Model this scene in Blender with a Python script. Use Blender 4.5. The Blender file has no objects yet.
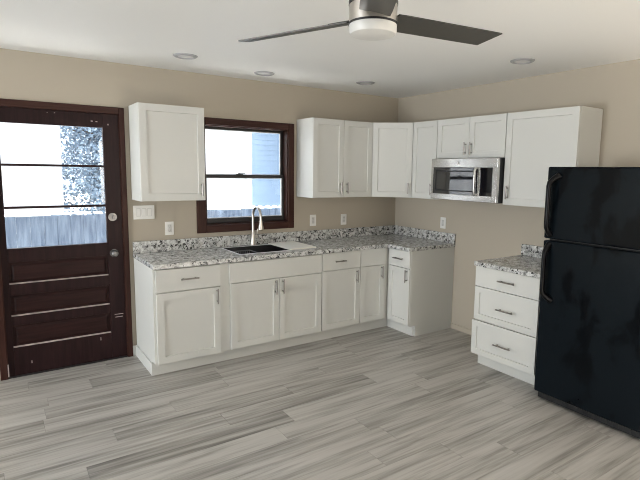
import bpy, bmesh, math, random
from mathutils import Matrix, Vector

random.seed(7)
sc = bpy.context.scene
col = sc.collection

# ------------------------------------------------------------------ camera
F_PX, PPX, PPY = 501.898, 342.794, 234.168
cam_d = bpy.data.cameras.new('camera')
cam_d.sensor_fit = 'HORIZONTAL'
cam_d.sensor_width = 36.0
cam_d.lens = 36.0 * F_PX / 640.0
cam_d.shift_x = -(PPX - 320.0) / 640.0
cam_d.shift_y = (PPY - 240.0) / 640.0
cam_d.clip_start = 0.05
cam = bpy.data.objects.new('camera', cam_d)
col.objects.link(cam)
RV, UV_, FV = ((0.81905174, -0.57350973, 0.01551904), (0.05901446, 0.11112558, 0.99205262),
               (0.57067639, 0.81162657, -0.12486297))
cam.matrix_world = Matrix(((RV[0], UV_[0], -FV[0], -3.9671147), (RV[1], UV_[1], -FV[1], -4.55665411),
                           (RV[2], UV_[2], -FV[2], 1.65110251), (0, 0, 0, 1)))
sc.camera = cam

# ------------------------------------------------------------------ world, sun, daylight
world = bpy.data.worlds.new('sky')
sc.world = world
world.use_nodes = True
bgn = world.node_tree.nodes['Background']
bgn.inputs['Color'].default_value = (0.76, 0.87, 1.0, 1)
bgn.inputs['Strength'].default_value = 1.7

sun_d = bpy.data.lights.new('sun', 'SUN')
sun_d.energy = 105
sun_d.angle = math.radians(1.0)
sun_d.color = (1.0, 0.95, 0.88)
sun = bpy.data.objects.new('sun', sun_d)
col.objects.link(sun)
sun.rotation_euler = Vector((-1.0, -0.0, -0.62)).to_track_quat('-Z', 'Y').to_euler()


def area(name, loc, target, sx, sy, power, color):
    d = bpy.data.lights.new(name, 'AREA')
    d.shape = 'RECTANGLE'
    d.size, d.size_y = sx, sy
    d.energy = power
    d.color = color
    o = bpy.data.objects.new(name, d)
    col.objects.link(o)
    o.location = loc
    o.rotation_euler = (Vector(target) - Vector(loc)).to_track_quat('-Z', 'Y').to_euler()
    return o


# area lamps at unseen openings; the rear two are added as fill light
area('added_fill_front', (-5.3, -7.12, 1.55), (-5.3, 0, 1.2), 1.2, 1.3, 2, (1.0, 0.97, 0.92))
area('added_fill_narrow', (-1.6, -7.12, 1.55), (-1.6, 0, 1.4), 0.9, 1.3, 33, (1.0, 0.91, 0.78))
area('daylight_side_window', (-8.72, -1.7, 1.1), (0, -1.7, 1.1), 2.0, 2.0, 232, (0.93, 0.97, 1.0))

sc.view_settings.view_transform = 'Standard'
sc.view_settings.look = 'None'
sc.view_settings.exposure = 0.0
sc.view_settings.gamma = 1.0
sc.view_settings.use_curve_mapping = False
sc.cycles.filter_width = 1.0

# ------------------------------------------------------------------ materials


def new_mat(name):
    m = bpy.data.materials.new(name)
    m.use_nodes = True
    nt = m.node_tree
    return m, nt, nt.nodes['Principled BSDF']


def simple(name, c, rough=0.5, metal=0.0, bump=0.0, bscale=200.0, spec=0.5, mottling=0.0, mscale=4.0):
    m, nt, p = new_mat(name)
    p.inputs['Base Color'].default_value = (*c, 1)
    p.inputs['Roughness'].default_value = rough
    p.inputs['Metallic'].default_value = metal
    p.inputs['Specular IOR Level'].default_value = spec
    tc = nt.nodes.new('ShaderNodeTexCoord')
    if bump:
        n = nt.nodes.new('ShaderNodeTexNoise')
        n.inputs['Scale'].default_value = bscale
        n.inputs['Detail'].default_value = 3
        nt.links.new(tc.outputs['Object'], n.inputs['Vector'])
        b = nt.nodes.new('ShaderNodeBump')
        b.inputs['Strength'].default_value = bump
        b.inputs['Distance'].default_value = 0.002
        nt.links.new(n.outputs['Fac'], b.inputs['Height'])
        nt.links.new(b.outputs['Normal'], p.inputs['Normal'])
    if mottling:
        n2 = nt.nodes.new('ShaderNodeTexNoise')
        n2.inputs['Scale'].default_value = mscale
        n2.inputs['Detail'].default_value = 5
        nt.links.new(tc.outputs['Object'], n2.inputs['Vector'])
        r = nt.nodes.new('ShaderNodeValToRGB')
        r.color_ramp.elements[0].position = 0.3
        r.color_ramp.elements[1].position = 0.7
        r.color_ramp.elements[0].color = (*[v * (1 - mottling) for v in c], 1)
        r.color_ramp.elements[1].color = (*[min(1, v * (1 + mottling)) for v in c], 1)
        nt.links.new(n2.outputs['Fac'], r.inputs['Fac'])
        nt.links.new(r.outputs['Color'], p.inputs['Base Color'])
    return m


def brushed(name, c, rough=0.3, axis=(1, 1, 80)):
    m, nt, p = new_mat(name)
    p.inputs['Base Color'].default_value = (*c, 1)
    p.inputs['Metallic'].default_value = 1.0
    tc = nt.nodes.new('ShaderNodeTexCoord')
    mp = nt.nodes.new('ShaderNodeMapping')
    mp.inputs['Scale'].default_value = axis
    n = nt.nodes.new('ShaderNodeTexNoise')
    n.inputs['Scale'].default_value = 6
    n.inputs['Detail'].default_value = 3
    nt.links.new(tc.outputs['Object'], mp.inputs['Vector'])
    nt.links.new(mp.outputs['Vector'], n.inputs['Vector'])
    r = nt.nodes.new('ShaderNodeMapRange')
    r.inputs['To Min'].default_value = rough * 0.9
    r.inputs['To Max'].default_value = rough * 1.1
    nt.links.new(n.outputs['Fac'], r.inputs['Value'])
    nt.links.new(r.outputs['Result'], p.inputs['Roughness'])
    return m


def wood(name, dark, light, rough, axis):
    m, nt, p = new_mat(name)
    p.inputs['Roughness'].default_value = rough
    p.inputs['Specular IOR Level'].default_value = 0.15
    tc = nt.nodes.new('ShaderNodeTexCoord')
    mp = nt.nodes.new('ShaderNodeMapping')
    mp.inputs['Scale'].default_value = axis
    n = nt.nodes.new('ShaderNodeTexNoise')
    n.inputs['Scale'].default_value = 3
    n.inputs['Detail'].default_value = 6
    n.inputs['Distortion'].default_value = 0.6
    nt.links.new(tc.outputs['Object'], mp.inputs['Vector'])
    nt.links.new(mp.outputs['Vector'], n.inputs['Vector'])
    r = nt.nodes.new('ShaderNodeValToRGB')
    r.color_ramp.elements[0].position = 0.3
    r.color_ramp.elements[1].position = 0.72
    r.color_ramp.elements[0].color = (*dark, 1)
    r.color_ramp.elements[1].color = (*light, 1)
    nt.links.new(n.outputs['Fac'], r.inputs['Fac'])
    nt.links.new(r.outputs['Color'], p.inputs['Base Color'])
    b = nt.nodes.new('ShaderNodeBump')
    b.inputs['Strength'].default_value = 0.15
    b.inputs['Distance'].default_value = 0.002
    nt.links.new(n.outputs['Fac'], b.inputs['Height'])
    nt.links.new(b.outputs['Normal'], p.inputs['Normal'])
    return m


def granite_mat():
    m, nt, p = new_mat('granite_laminate')
    p.inputs['Roughness'].default_value = 0.16
    tc = nt.nodes.new('ShaderNodeTexCoord')

    def noise(scale, detail, rough=0.6, dist=0.0):
        n = nt.nodes.new('ShaderNodeTexNoise')
        n.inputs['Scale'].default_value = scale
        n.inputs['Detail'].default_value = detail
        n.inputs['Roughness'].default_value = rough
        n.inputs['Distortion'].default_value = dist
        nt.links.new(tc.outputs['Object'], n.inputs['Vector'])
        return n

    def ramp(src, stops):
        r = nt.nodes.new('ShaderNodeValToRGB')
        e = r.color_ramp.elements
        e[0].position, e[0].color = stops[0][0], (*stops[0][1], 1)
        e[1].position, e[1].color = stops[-1][0], (*stops[-1][1], 1)
        for pos, c in stops[1:-1]:
            k = e.new(pos)
            k.color = (*c, 1)
        nt.links.new(src, r.inputs['Fac'])
        return r

    def mix(f, a, b):
        x = nt.nodes.new('ShaderNodeMix')
        x.data_type = 'RGBA'
        nt.links.new(f, x.inputs['Factor'])
        nt.links.new(a, x.inputs['A'])
        nt.links.new(b, x.inputs['B'])
        return x.outputs['Result']
    base = ramp(noise(27, 6, 0.65, 0.5).outputs['Fac'],
                [(0.33, (0.17, 0.17, 0.168)), (0.45, (0.45, 0.45, 0.44)), (0.56, (0.66, 0.668, 0.655)), (0.7, (0.78, 0.785, 0.775))])
    speck = ramp(noise(36, 5, 0.6, 0.9).outputs['Fac'], [(0.54, (0, 0, 0)), (0.595, (1, 1, 1))])
    dark = ramp(noise(120, 2).outputs['Fac'], [(0.35, (0.012, 0.012, 0.014)), (0.7, (0.09, 0.085, 0.08))])
    warm = ramp(noise(14, 3, 0.5, 0.3).outputs['Fac'], [(0.64, (0, 0, 0)), (0.76, (0.45, 0.45, 0.45))])
    tan = nt.nodes.new('ShaderNodeRGB')
    tan.outputs[0].default_value = (0.36, 0.31, 0.25, 1)
    c1 = mix(warm.outputs['Color'], base.outputs['Color'], tan.outputs[0])
    c2 = mix(speck.outputs['Color'], c1, dark.outputs['Color'])
    nt.links.new(c2, p.inputs['Base Color'])
    return m


def floor_mat():
    m, nt, p = new_mat('grey_wood_plank')
    p.inputs['Roughness'].default_value = 0.38
    tc = nt.nodes.new('ShaderNodeTexCoord')
    at = nt.nodes.new('ShaderNodeAttribute')
    at.attribute_name = 'tone'
    of = nt.nodes.new('ShaderNodeAttribute')
    of.attribute_name = 'shift'
    mp = nt.nodes.new('ShaderNodeMapping')
    nt.links.new(tc.outputs['Object'], mp.inputs['Vector'])
    cx = nt.nodes.new('ShaderNodeCombineXYZ')
    nt.links.new(of.outputs['Fac'], cx.inputs['X'])
    nt.links.new(of.outputs['Fac'], cx.inputs['Z'])
    nt.links.new(cx.outputs['Vector'], mp.inputs['Location'])

    def grain(scale, detail, dist, sx):
        q = nt.nodes.new('ShaderNodeMapping')
        q.inputs['Scale'].default_value = sx
        nt.links.new(mp.outputs['Vector'], q.inputs['Vector'])
        n = nt.nodes.new('ShaderNodeTexNoise')
        n.inputs['Scale'].default_value = scale
        n.inputs['Detail'].default_value = detail
        n.inputs['Roughness'].default_value = 0.6
        n.inputs['Distortion'].default_value = dist
        nt.links.new(q.outputs['Vector'], n.inputs['Vector'])
        return n.outputs['Fac']
    g1 = grain(1.0, 4, 0.5, (0.9, 12, 1))
    g2 = grain(1.0, 5, 0.2, (1.8, 48, 1))
    a = nt.nodes.new('ShaderNodeMath'); a.operation = 'MULTIPLY'; a.inputs[1].default_value = 0.62
    nt.links.new(g1, a.inputs[0])
    b = nt.nodes.new('ShaderNodeMath'); b.operation = 'MULTIPLY_ADD'; b.inputs[1].default_value = 0.38
    nt.links.new(g2, b.inputs[0]); nt.links.new(a.outputs[0], b.inputs[2])
    c = nt.nodes.new('ShaderNodeMath'); c.operation = 'ADD'
    nt.links.new(b.outputs[0], c.inputs[0]); nt.links.new(at.outputs['Fac'], c.inputs[1])
    r = nt.nodes.new('ShaderNodeValToRGB')
    e = r.color_ramp.elements
    e[0].position, e[0].color = 0.30, (0.15, 0.140, 0.125, 1)
    e[1].position, e[1].color = 0.74, (0.56, 0.54, 0.505, 1)
    k = e.new(0.43); k.color = (0.31, 0.292, 0.265, 1)
    k = e.new(0.54); k.color = (0.46, 0.44, 0.41, 1)
    nt.links.new(c.outputs[0], r.inputs['Fac'])
    nt.links.new(r.outputs['Color'], p.inputs['Base Color'])
    bp = nt.nodes.new('ShaderNodeBump')
    bp.inputs['Strength'].default_value = 0.12
    bp.inputs['Distance'].default_value = 0.002
    nt.links.new(g2, bp.inputs['Height'])
    nt.links.new(bp.outputs['Normal'], p.inputs['Normal'])
    return m


def glass_mat():
    m = bpy.data.materials.new('window_glass')
    m.use_nodes = True
    nt = m.node_tree
    nt.nodes.clear()
    o = nt.nodes.new('ShaderNodeOutputMaterial')
    t = nt.nodes.new('ShaderNodeBsdfTransparent')
    t.inputs['Color'].default_value = (0.97, 0.98, 0.99, 1)
    g = nt.nodes.new('ShaderNodeBsdfGlossy')
    g.inputs['Roughness'].default_value = 0.02
    lw = nt.nodes.new('ShaderNodeLayerWeight')
    pw = nt.nodes.new('ShaderNodeMath'); pw.operation = 'POWER'; pw.inputs[1].default_value = 5.0
    f = nt.nodes.new('ShaderNodeMath'); f.operation = 'MULTIPLY_ADD'
    f.inputs[1].default_value = 0.96; f.inputs[2].default_value = 0.035
    nt.links.new(lw.outputs['Facing'], pw.inputs[0])
    nt.links.new(pw.outputs[0], f.inputs[0])
    x = nt.nodes.new('ShaderNodeMixShader')
    nt.links.new(f.outputs[0], x.inputs[0])
    nt.links.new(t.outputs[0], x.inputs[1])
    nt.links.new(g.outputs[0], x.inputs[2])
    nt.links.new(x.outputs[0], o.inputs['Surface'])
    return m


def fridge_mat():
    m, nt, p = new_mat('black_fridge_enamel')
    tc = nt.nodes.new('ShaderNodeTexCoord')
    mp = nt.nodes.new('ShaderNodeMapping')
    mp.inputs['Scale'].default_value = (2.4, 2.4, 1.5)
    nt.links.new(tc.outputs['Object'], mp.inputs['Vector'])
    n = nt.nodes.new('ShaderNodeTexNoise')
    n.inputs['Scale'].default_value = 1.7
    n.inputs['Detail'].default_value = 4
    n.inputs['Roughness'].default_value = 0.55
    n.inputs['Distortion'].default_value = 0.5
    nt.links.new(mp.outputs['Vector'], n.inputs['Vector'])
    r = nt.nodes.new('ShaderNodeValToRGB')
    r.color_ramp.elements[0].position = 0.40
    r.color_ramp.elements[0].color = (0.0018, 0.0027, 0.004, 1)
    r.color_ramp.elements[1].position = 0.47
    r.color_ramp.elements[1].color = (0.0048, 0.0075, 0.0102, 1)
    nt.links.new(n.outputs['Fac'], r.inputs['Fac'])
    nt.links.new(r.outputs['Color'], p.inputs['Base Color'])
    q = nt.nodes.new('ShaderNodeMapRange')
    q.inputs['From Min'].default_value = 0.40
    q.inputs['From Max'].default_value = 0.47
    q.inputs['To Min'].default_value = 0.10
    q.inputs['To Max'].default_value = 0.20
    nt.links.new(n.outputs['Fac'], q.inputs['Value'])
    nt.links.new(q.outputs['Result'], p.inputs['Roughness'])
    p.inputs['Specular IOR Level'].default_value = 0.09
    return m


M_WALL = simple('beige_wall_paint', (0.465, 0.413, 0.333), 0.75, bump=0.05, bscale=160)
M_CEIL = simple('white_ceiling_paint', (0.82, 0.82, 0.805), 0.5, bump=0.03, bscale=120)
M_CAB = simple('white_cabinet_lacquer', (0.64, 0.64, 0.61), 0.34)
M_GRANITE = granite_mat()
M_FLOOR = floor_mat()
M_SUB = simple('dark_plank_joint', (0.10, 0.09, 0.08), 0.8)
M_DOOR = wood('dark_mahogany_paint', (0.015, 0.0068, 0.0075), (0.028, 0.012, 0.0125), 0.36, (20, 20, 1.2))
M_DOORH = wood('dark_mahogany_panel', (0.016, 0.0065, 0.0065), (0.031, 0.0125, 0.0115), 0.36, (1.2, 20, 20))
M_TRIM = wood('red_brown_casing', (0.034, 0.013, 0.010), (0.058, 0.025, 0.019), 0.36, (20, 20, 1.5))
M_TRIMH = wood('red_brown_casing_across', (0.038, 0.015, 0.012), (0.064, 0.029, 0.023), 0.36, (1.5, 20, 20))
M_PALE = simple('pale_chip_ledge_paint', (0.42, 0.35, 0.33), 0.5, mottling=0.35, mscale=14)
M_SASH = simple('near_black_sash', (0.016, 0.013, 0.014), 0.4)
M_VINYL = simple('white_glazing_strip', (0.75, 0.77, 0.80), 0.5)
M_GLASS = glass_mat()
M_NICKEL = brushed('brushed_nickel', (0.60, 0.57, 0.53), 0.30)
M_PULL = brushed('dark_nickel_pull', (0.30, 0.28, 0.26), 0.32)
M_STEEL = brushed('stainless_steel', (0.66, 0.65, 0.63), 0.26, (2, 2, 90))
M_KNOB = brushed('satin_chrome', (0.27, 0.265, 0.265), 0.34)
M_RIM = simple('satin_sink_rim', (0.82, 0.82, 0.84), 0.45, metal=0.6)
M_WIRE = simple('grey_coated_wire', (0.22, 0.22, 0.23), 0.4)
M_BLACK = simple('black_plastic', (0.010, 0.010, 0.011), 0.35)
M_BGLASS = simple('black_glass', (0.006, 0.007, 0.009), 0.04, spec=1.0)
M_BGLASS.node_tree.nodes['Principled BSDF'].inputs['Coat Weight'].default_value = 0.8
M_BGLASS.node_tree.nodes['Principled BSDF'].inputs['Coat Roughness'].default_value = 0.03
M_HANDLE = simple('glossy_black_handle', (0.004, 0.004, 0.005), 0.28, spec=0.15)
M_DARKGREY = simple('dark_grey_plastic', (0.055, 0.055, 0.058), 0.5)
M_FRIDGE = fridge_mat()
M_SINK = simple('black_composite_sink', (0.022, 0.022, 0.024), 0.38, mottling=0.3, mscale=90)
M_BOARD = simple('cream_cutting_board', (0.88, 0.85, 0.78), 0.28)
M_PLATE = simple('white_wall_plate', (0.80, 0.79, 0.76), 0.35)
M_SLOT = simple('grey_slot', (0.16, 0.155, 0.15), 0.5)
M_RECEPT = simple('receptacle_face', (0.62, 0.61, 0.585), 0.4)
M_BLADE = simple('dark_fan_blade', (0.050, 0.048, 0.042), 0.42)
M_FROST = simple('frosted_white_glass', (0.62, 0.62, 0.605), 0.35)
M_LED = simple('white_light_lens', (0.66, 0.66, 0.66), 0.4)
M_RING = simple('white_light_ring', (0.34, 0.34, 0.35), 0.4)
M_SNOW = simple('snow', (0.86, 0.88, 0.90), 0.8, bump=0.3, bscale=6)
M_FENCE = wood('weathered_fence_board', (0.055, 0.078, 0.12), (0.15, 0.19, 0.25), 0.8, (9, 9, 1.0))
M_WSIDE = simple('white_siding', (0.88, 0.88, 0.88), 0.6)
M_SHADESIDE = simple('shaded_blue_siding', (0.12, 0.175, 0.25), 0.6)  # siding colour carries the blue shade of an unlit wall
M_ROOF = simple('snowy_roof', (0.80, 0.82, 0.85), 0.8)
M_BARK = wood('bark', (0.10, 0.08, 0.06), (0.20, 0.17, 0.14), 0.9, (12, 12, 2))
M_LEAF = simple('frosted_leaf', (0.46, 0.57, 0.70), 0.6, mottling=0.5, mscale=6)
M_DRYWALL = simple('exterior_render', (0.6, 0.6, 0.6), 0.8)

# ------------------------------------------------------------------ mesh helpers


class MB:
    def __init__(self):
        self.bm = bmesh.new()
        self.mats = []

    def _add(self, tb, mi=0, mat=None, smooth=False):
        if mat is not None:
            tb.transform(mat)
        for f in tb.faces:
            f.material_index = mi
            f.smooth = smooth
        me = bpy.data.meshes.new('tmp')
        tb.to_mesh(me)
        tb.free()
        self.bm.from_mesh(me)
        bpy.data.meshes.remove(me)
        return self

    def box(self, x0, x1, y0, y1, z0, z1, bev=0.0, seg=2, mi=0, mat=None):
        tb = bmesh.new()
        bmesh.ops.create_cube(tb, size=1.0)
        for v in tb.verts:
            v.co = Vector(((x0 + x1) / 2 + v.co.x * (x1 - x0), (y0 + y1) / 2 + v.co.y * (y1 - y0), (z0 + z1) / 2 + v.co.z * (z1 - z0)))
        if bev > 0:
            bmesh.ops.bevel(tb, geom=list(tb.edges), offset=bev, segments=seg, affect='EDGES', profile=0.5)
        return self._add(tb, mi, mat)

    def prism(self, pts, z0, z1, bev=0.0, mi=0, mat=None):
        """extrude a polygon in xy between z0 and z1"""
        tb = bmesh.new()
        vs = [tb.verts.new((x, y, z0)) for x, y in pts]
        f = tb.faces.new(vs)
        r = bmesh.ops.extrude_face_region(tb, geom=[f])
        for g in r['geom']:
            if isinstance(g, bmesh.types.BMVert):
                g.co.z = z1
        bmesh.ops.recalc_face_normals(tb, faces=tb.faces)
        if bev > 0:
            bmesh.ops.bevel(tb, geom=list(tb.edges), offset=bev, segments=2, affect='EDGES', profile=0.5)
        return self._add(tb, mi, mat)

    def cyl(self, p0, p1, r0, r1=None, seg=20, mi=0, caps=True, bev=0.0):
        p0, p1 = Vector(p0), Vector(p1)
        r1 = r0 if r1 is None else r1
        d = p1 - p0
        tb = bmesh.new()
        bmesh.ops.create_cone(tb, cap_ends=caps, segments=seg, radius1=r0, radius2=r1, depth=d.length)
        if bev:
            bmesh.ops.bevel(tb, geom=[e for e in tb.edges if len(e.link_faces) == 2 and any(len(f.verts) > 4 for f in e.link_faces)],
                            offset=bev, segments=2, affect='EDGES')
        q = d.to_track_quat('Z', 'Y').to_matrix().to_4x4()
        return self._add(tb, mi, Matrix.Translation((p0 + p1) / 2) @ q, True)

    def lathe(self, prof, c=(0, 0, 0), seg=40, mi=0, mat=None):
        tb = bmesh.new()
        rings = []
        for r, z in prof:
            if r < 1e-5:
                rings.append([tb.verts.new((c[0], c[1], c[2] + z))])
            else:
                rings.append([tb.verts.new((c[0] + r * math.cos(2 * math.pi * k / seg), c[1] + r * math.sin(2 * math.pi * k / seg), c[2] + z)) for k in range(seg)])
        for a, b in zip(rings, rings[1:]):
            if len(a) == 1 and len(b) == 1:
                continue
            for k in range(seg):
                k2 = (k + 1) % seg
                if len(a) == 1:
                    tb.faces.new((a[0], b[k], b[k2]))
                elif len(b) == 1:
                    tb.faces.new((a[k], b[0], a[k2]))
                else:
                    tb.faces.new((a[k], b[k], b[k2], a[k2]))
        bmesh.ops.recalc_face_normals(tb, faces=tb.faces)
        return self._add(tb, mi, mat, True)

    def tube(self, pts, radii, seg=14, mi=0, flat=1.0):
        pts = [Vector(p) for p in pts]
        if not isinstance(radii, (list, tuple)):
            radii = [radii] * len(pts)
        tb = bmesh.new()
        rings = []
        t0 = (pts[1] - pts[0]).normalized()
        n = t0.orthogonal().normalized()
        for i, p in enumerate(pts):
            t = (pts[min(i + 1, len(pts) - 1)] - pts[max(i - 1, 0)]).normalized()
            n = (n - t * n.dot(t)).normalized()
            b = t.cross(n)
            rings.append([tb.verts.new(p + (n * math.cos(a) * radii[i] + b * math.sin(a) * radii[i] * flat)) for a in [2 * math.pi * k / seg for k in range(seg)]])
        for a, b in zip(rings, rings[1:]):
            for k in range(seg):
                k2 = (k + 1) % seg
                tb.faces.new((a[k], a[k2], b[k2], b[k]))
        tb.faces.new(rings[0][::-1])
        tb.faces.new(rings[-1])
        bmesh.ops.recalc_face_normals(tb, faces=tb.faces)
        return self._add(tb, mi, None, True)

    def shaker(self, x0, x1, z0, z1, yb, yf, fr=0.057, rec=0.0095, bev=0.0018, mat=None):
        """door leaf: flat frame with a recessed centre panel, front at y = yf (facing -y)"""
        tb = bmesh.new()

        def rect(a, b, c, d, y):
            return [tb.verts.new((a, y, c)), tb.verts.new((b, y, c)), tb.verts.new((b, y, d)), tb.verts.new((a, y, d))]
        B = rect(x0, x1, z0, z1, yb)
        A = rect(x0, x1, z0, z1, yf + bev)
        A2 = rect(x0 + bev, x1 - bev, z0 + bev, z1 - bev, yf)
        I = rect(x0 + fr, x1 - fr, z0 + fr, z1 - fr, yf)
        I2 = rect(x0 + fr + 0.0025, x1 - fr - 0.0025, z0 + fr + 0.0025, z1 - fr - 0.0025, yf + rec)

        def ring(a, b):
            for k in range(4):
                k2 = (k + 1) % 4
                tb.faces.new((a[k], a[k2], b[k2], b[k]))
        ring(B, A); ring(A, A2); ring(A2, I); ring(I, I2)
        tb.faces.new(I2)
        tb.faces.new(B[::-1])
        bmesh.ops.recalc_face_normals(tb, faces=tb.faces)
        return self._add(tb, 0, mat)

    def build(self, name, mats, parent=None, loc=None, xf=None):
        if xf is not None:
            self.bm.transform(xf)
        me = bpy.data.meshes.new(name)
        self.bm.to_mesh(me)
        self.bm.free()
        for m in (mats if isinstance(mats, (list, tuple)) else [mats]):
            me.materials.append(m)
        if any(p.use_smooth for p in me.polygons):
            me.set_sharp_from_angle(angle=math.radians(38))
        o = bpy.data.objects.new(name, me)
        col.objects.link(o)
        if parent is not None:
            o.parent = parent
        if loc is not None:
            o.location = loc
        return o


def tag(o, label, cat, group=None, kind=None):
    o['label'] = label
    o['category'] = cat
    if group:
        o['group'] = group
    if kind:
        o['kind'] = kind
    return o


def thing(name, label, cat, loc=(0, 0, 0), rz=0.0, group=None):
    o = bpy.data.objects.new(name, None)
    o.empty_display_size = 0.05
    col.objects.link(o)
    o.location = loc
    o.rotation_euler = (0, 0, rz)
    return tag(o, label, cat, group)


def struct(o):
    o['kind'] = 'structure'
    return o


def grid_boxes(mb, us, vs, hole, put):
    for i in range(len(us) - 1):
        for j in range(len(vs) - 1):
            if not hole((us[i] + us[i + 1]) / 2, (vs[j] + vs[j + 1]) / 2):
                put(us[i], us[i + 1], vs[j], vs[j + 1])


H = 2.502
XW, YW = -8.6, -7.0
WT = 0.15
R90 = -math.pi / 2

# ------------------------------------------------------------------ room shell
# floor: grey planks running along the back wall, real joints
mb = MB()
mb.box(XW - WT, WT, YW - WT, WT, -0.10, -0.004, mi=1)
joints = {0: [-2.53], -2: [-3.42], 1: [-3.77], 2: [-3.01], 3: [-2.2], 4: [-2.775, -1.57], 5: [-3.62, -2.39, -1.166], 6: [-2.545, -1.317],
          7: [-0.83], 8: [-1.98], 9: [-2.22], 10: [-1.794]}
PW, PL = 0.183, 1.22
tones, shifts = [], []
planks = []
for k in range(-5, 36):
    y1 = -0.71 - PW * k
    y0 = y1 - PW
    if y1 <= YW or y0 >= 0.0:
        continue
    y1 = min(y1, 0.0)
    y0 = max(y0, YW)
    start = joints[k][0] if k in joints else random.uniform(-3, 0)
    j0 = start % PL - 8 * PL - PL
    xs = [XW] + [j0 + PL * i for i in range(14) if XW + 0.05 < j0 + PL * i < -0.02] + [0.0]
    for a, b in zip(xs, xs[1:]):
        planks.append((a, b, y0, y1, random.uniform(-0.050, 0.040), random.uniform(0, 60)))
for a, b, y0, y1, t, s in planks:
    mb.box(a + 0.0007, b - 0.0007, y0 + 0.0007, y1 - 0.0007, -0.004, 0.0)
floor = struct(mb.build('floor', [M_FLOOR, M_SUB]))
tone = floor.data.attributes.new('tone', 'FLOAT', 'FACE')
shift = floor.data.attributes.new('shift', 'FLOAT', 'FACE')
for i in range(len(floor.data.polygons)):
    q = (i - 6) // 6
    if q >= 0:
        tone.data[i].value = planks[q][4]
        shift.data[i].value = planks[q][5]

struct(MB().box(XW - WT, WT, YW - WT, WT, H, H + 0.15).build('ceiling', M_CEIL))

DX0, DX1, DZ1 = -3.945, -3.048, 2.096       # door opening
WX0, WX1, WZ0, WZ1 = -2.334, -1.458, 1.122, 2.058   # kitchen window opening
mb = MB()
grid_boxes(mb, [XW - WT, DX0, DX1, WX0, WX1, WT], [0, WZ0, WZ1, DZ1, H],
           lambda x, z: (DX0 < x < DX1 and z < DZ1) or (WX0 < x < WX1 and WZ0 < z < WZ1),
           lambda a, b, c, d: mb.box(a, b, 0, WT, c, d))
struct(mb.build('wall_back', M_WALL))
mb = MB()
grid_boxes(mb, [YW - WT, -5.95, -4.6, 0.0], [0, 2.1, H], lambda y, z: -5.95 < y < -4.6 and z < 2.1,
           lambda a, b, c, d: mb.box(0, WT, a, b, c, d))
struct(mb.build('wall_right', M_WALL))
mb = MB()
grid_boxes(mb, [YW - WT, -2.7, -0.7, 0.0], [0, 0.1, 2.1, H], lambda y, z: -2.7 < y < -0.7 and 0.1 < z < 2.1,
           lambda a, b, c, d: mb.box(XW - WT, XW, a, b, c, d))
struct(mb.build('wall_left', M_WALL))
mb = MB()
grid_boxes(mb, [XW, -5.9, -4.7, -2.05, -1.15, 0.0], [0, 0.9, 2.2, H],
           lambda x, z: (-5.9 < x < -4.7 or -2.05 < x < -1.15) and 0.9 < z < 2.2,
           lambda a, b, c, d: mb.box(a, b, YW - WT, YW, c, d))
struct(mb.build('wall_front', M_WALL))

# ------------------------------------------------------------------ entry door
door = bpy.data.objects.new('door_1', None)
col.objects.link(door)
door.location = (-3.06, 0, 0)
struct(door)
door['label'] = 'dark mahogany entry door with three glass lites over three raised panels'
SL, SR = -0.87, 0.0       # slab, local x
GL, GR = -0.828, -0.122     # glass opening
yf, yb = 0.004, 0.046
mb = MB()
mb.box(SL, GL, yf, yb, 0.012, 2.085, 0.002)
mb.box(GR, SR, yf, yb, 0.012, 2.085, 0.002)
for z0, z1 in ((1.972, 2.085), (0.915, 1.020), (0.655, 0.742), (0.415, 0.488), (0.012, 0.238)):
    mb.box(GL, GR, yf, yb, z0, z1, 0.002)
mb.build('stiles_and_rails', M_DOOR, door)
for z0, z1 in ((0.742, 0.915), (0.488, 0.655), (0.238, 0.415)):
    p = MB()
    p.box(GL, GR, yf + 0.018, yb - 0.012, z0, z1)
    # raised field
    tb = bmesh.new()
    o_ = 0.016
    i_ = 0.034
    yo, yi = yf + 0.018, yf + 0.008
    A = [tb.verts.new(v) for v in ((GL + o_, yo, z0 + o_), (GR - o_, yo, z0 + o_), (GR - o_, yo, z1 - o_), (GL + o_, yo, z1 - o_))]
    B = [tb.verts.new(v) for v in ((GL + i_, yi, z0 + i_), (GR - i_, yi, z0 + i_), (GR - i_, yi, z1 - i_), (GL + i_, yi, z1 - i_))]
    for k in range(4):
        tb.faces.new((A[k], A[(k + 1) % 4], B[(k + 1) % 4], B[k]))
    tb.faces.new(B)
    p._add(tb)
    pan = p.build('door_panel', M_DOORH, door)
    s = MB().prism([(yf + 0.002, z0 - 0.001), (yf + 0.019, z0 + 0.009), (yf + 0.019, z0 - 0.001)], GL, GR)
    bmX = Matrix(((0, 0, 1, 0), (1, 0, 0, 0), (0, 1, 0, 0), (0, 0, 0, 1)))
    led = s.build('panel_ledge', M_PALE, pan, xf=bmX)  # pale strip along the bottom edge of each panel
    led['label'] = 'pale ledge under the door panel'
for zc in (1.334, 1.659):
    MB().box(GL, GR, yf + 0.002, yb, zc - 0.009, zc + 0.009, 0.003).build('muntin', M_DOOR, door)
for z0, z1 in ((1.020, 1.325), (1.343, 1.650), (1.668, 1.972)):
    MB().box(GL, GR, 0.024, 0.028, z0, z1).build('pane', M_GLASS, door)
KX = -0.075
k = MB().cyl((KX, yf + 0.002, 0.93), (KX, yf - 0.010, 0.93), 0.033, seg=28, bev=0.003)
k.cyl((KX, yf - 0.010, 0.93), (KX, yf - 0.030, 0.93), 0.013)
k.lathe([(0.0, 0.034), (0.016, 0.032), (0.026, 0.022), (0.029, 0.010), (0.024, -0.002), (0.012, -0.008)], (0, 0, 0),
        mat=Matrix.Translation((KX, yf - 0.030, 0.93)) @ Matrix.Rotation(math.pi / 2, 4, 'X'))
k.build('door_knob', M_KNOB, door)
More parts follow.
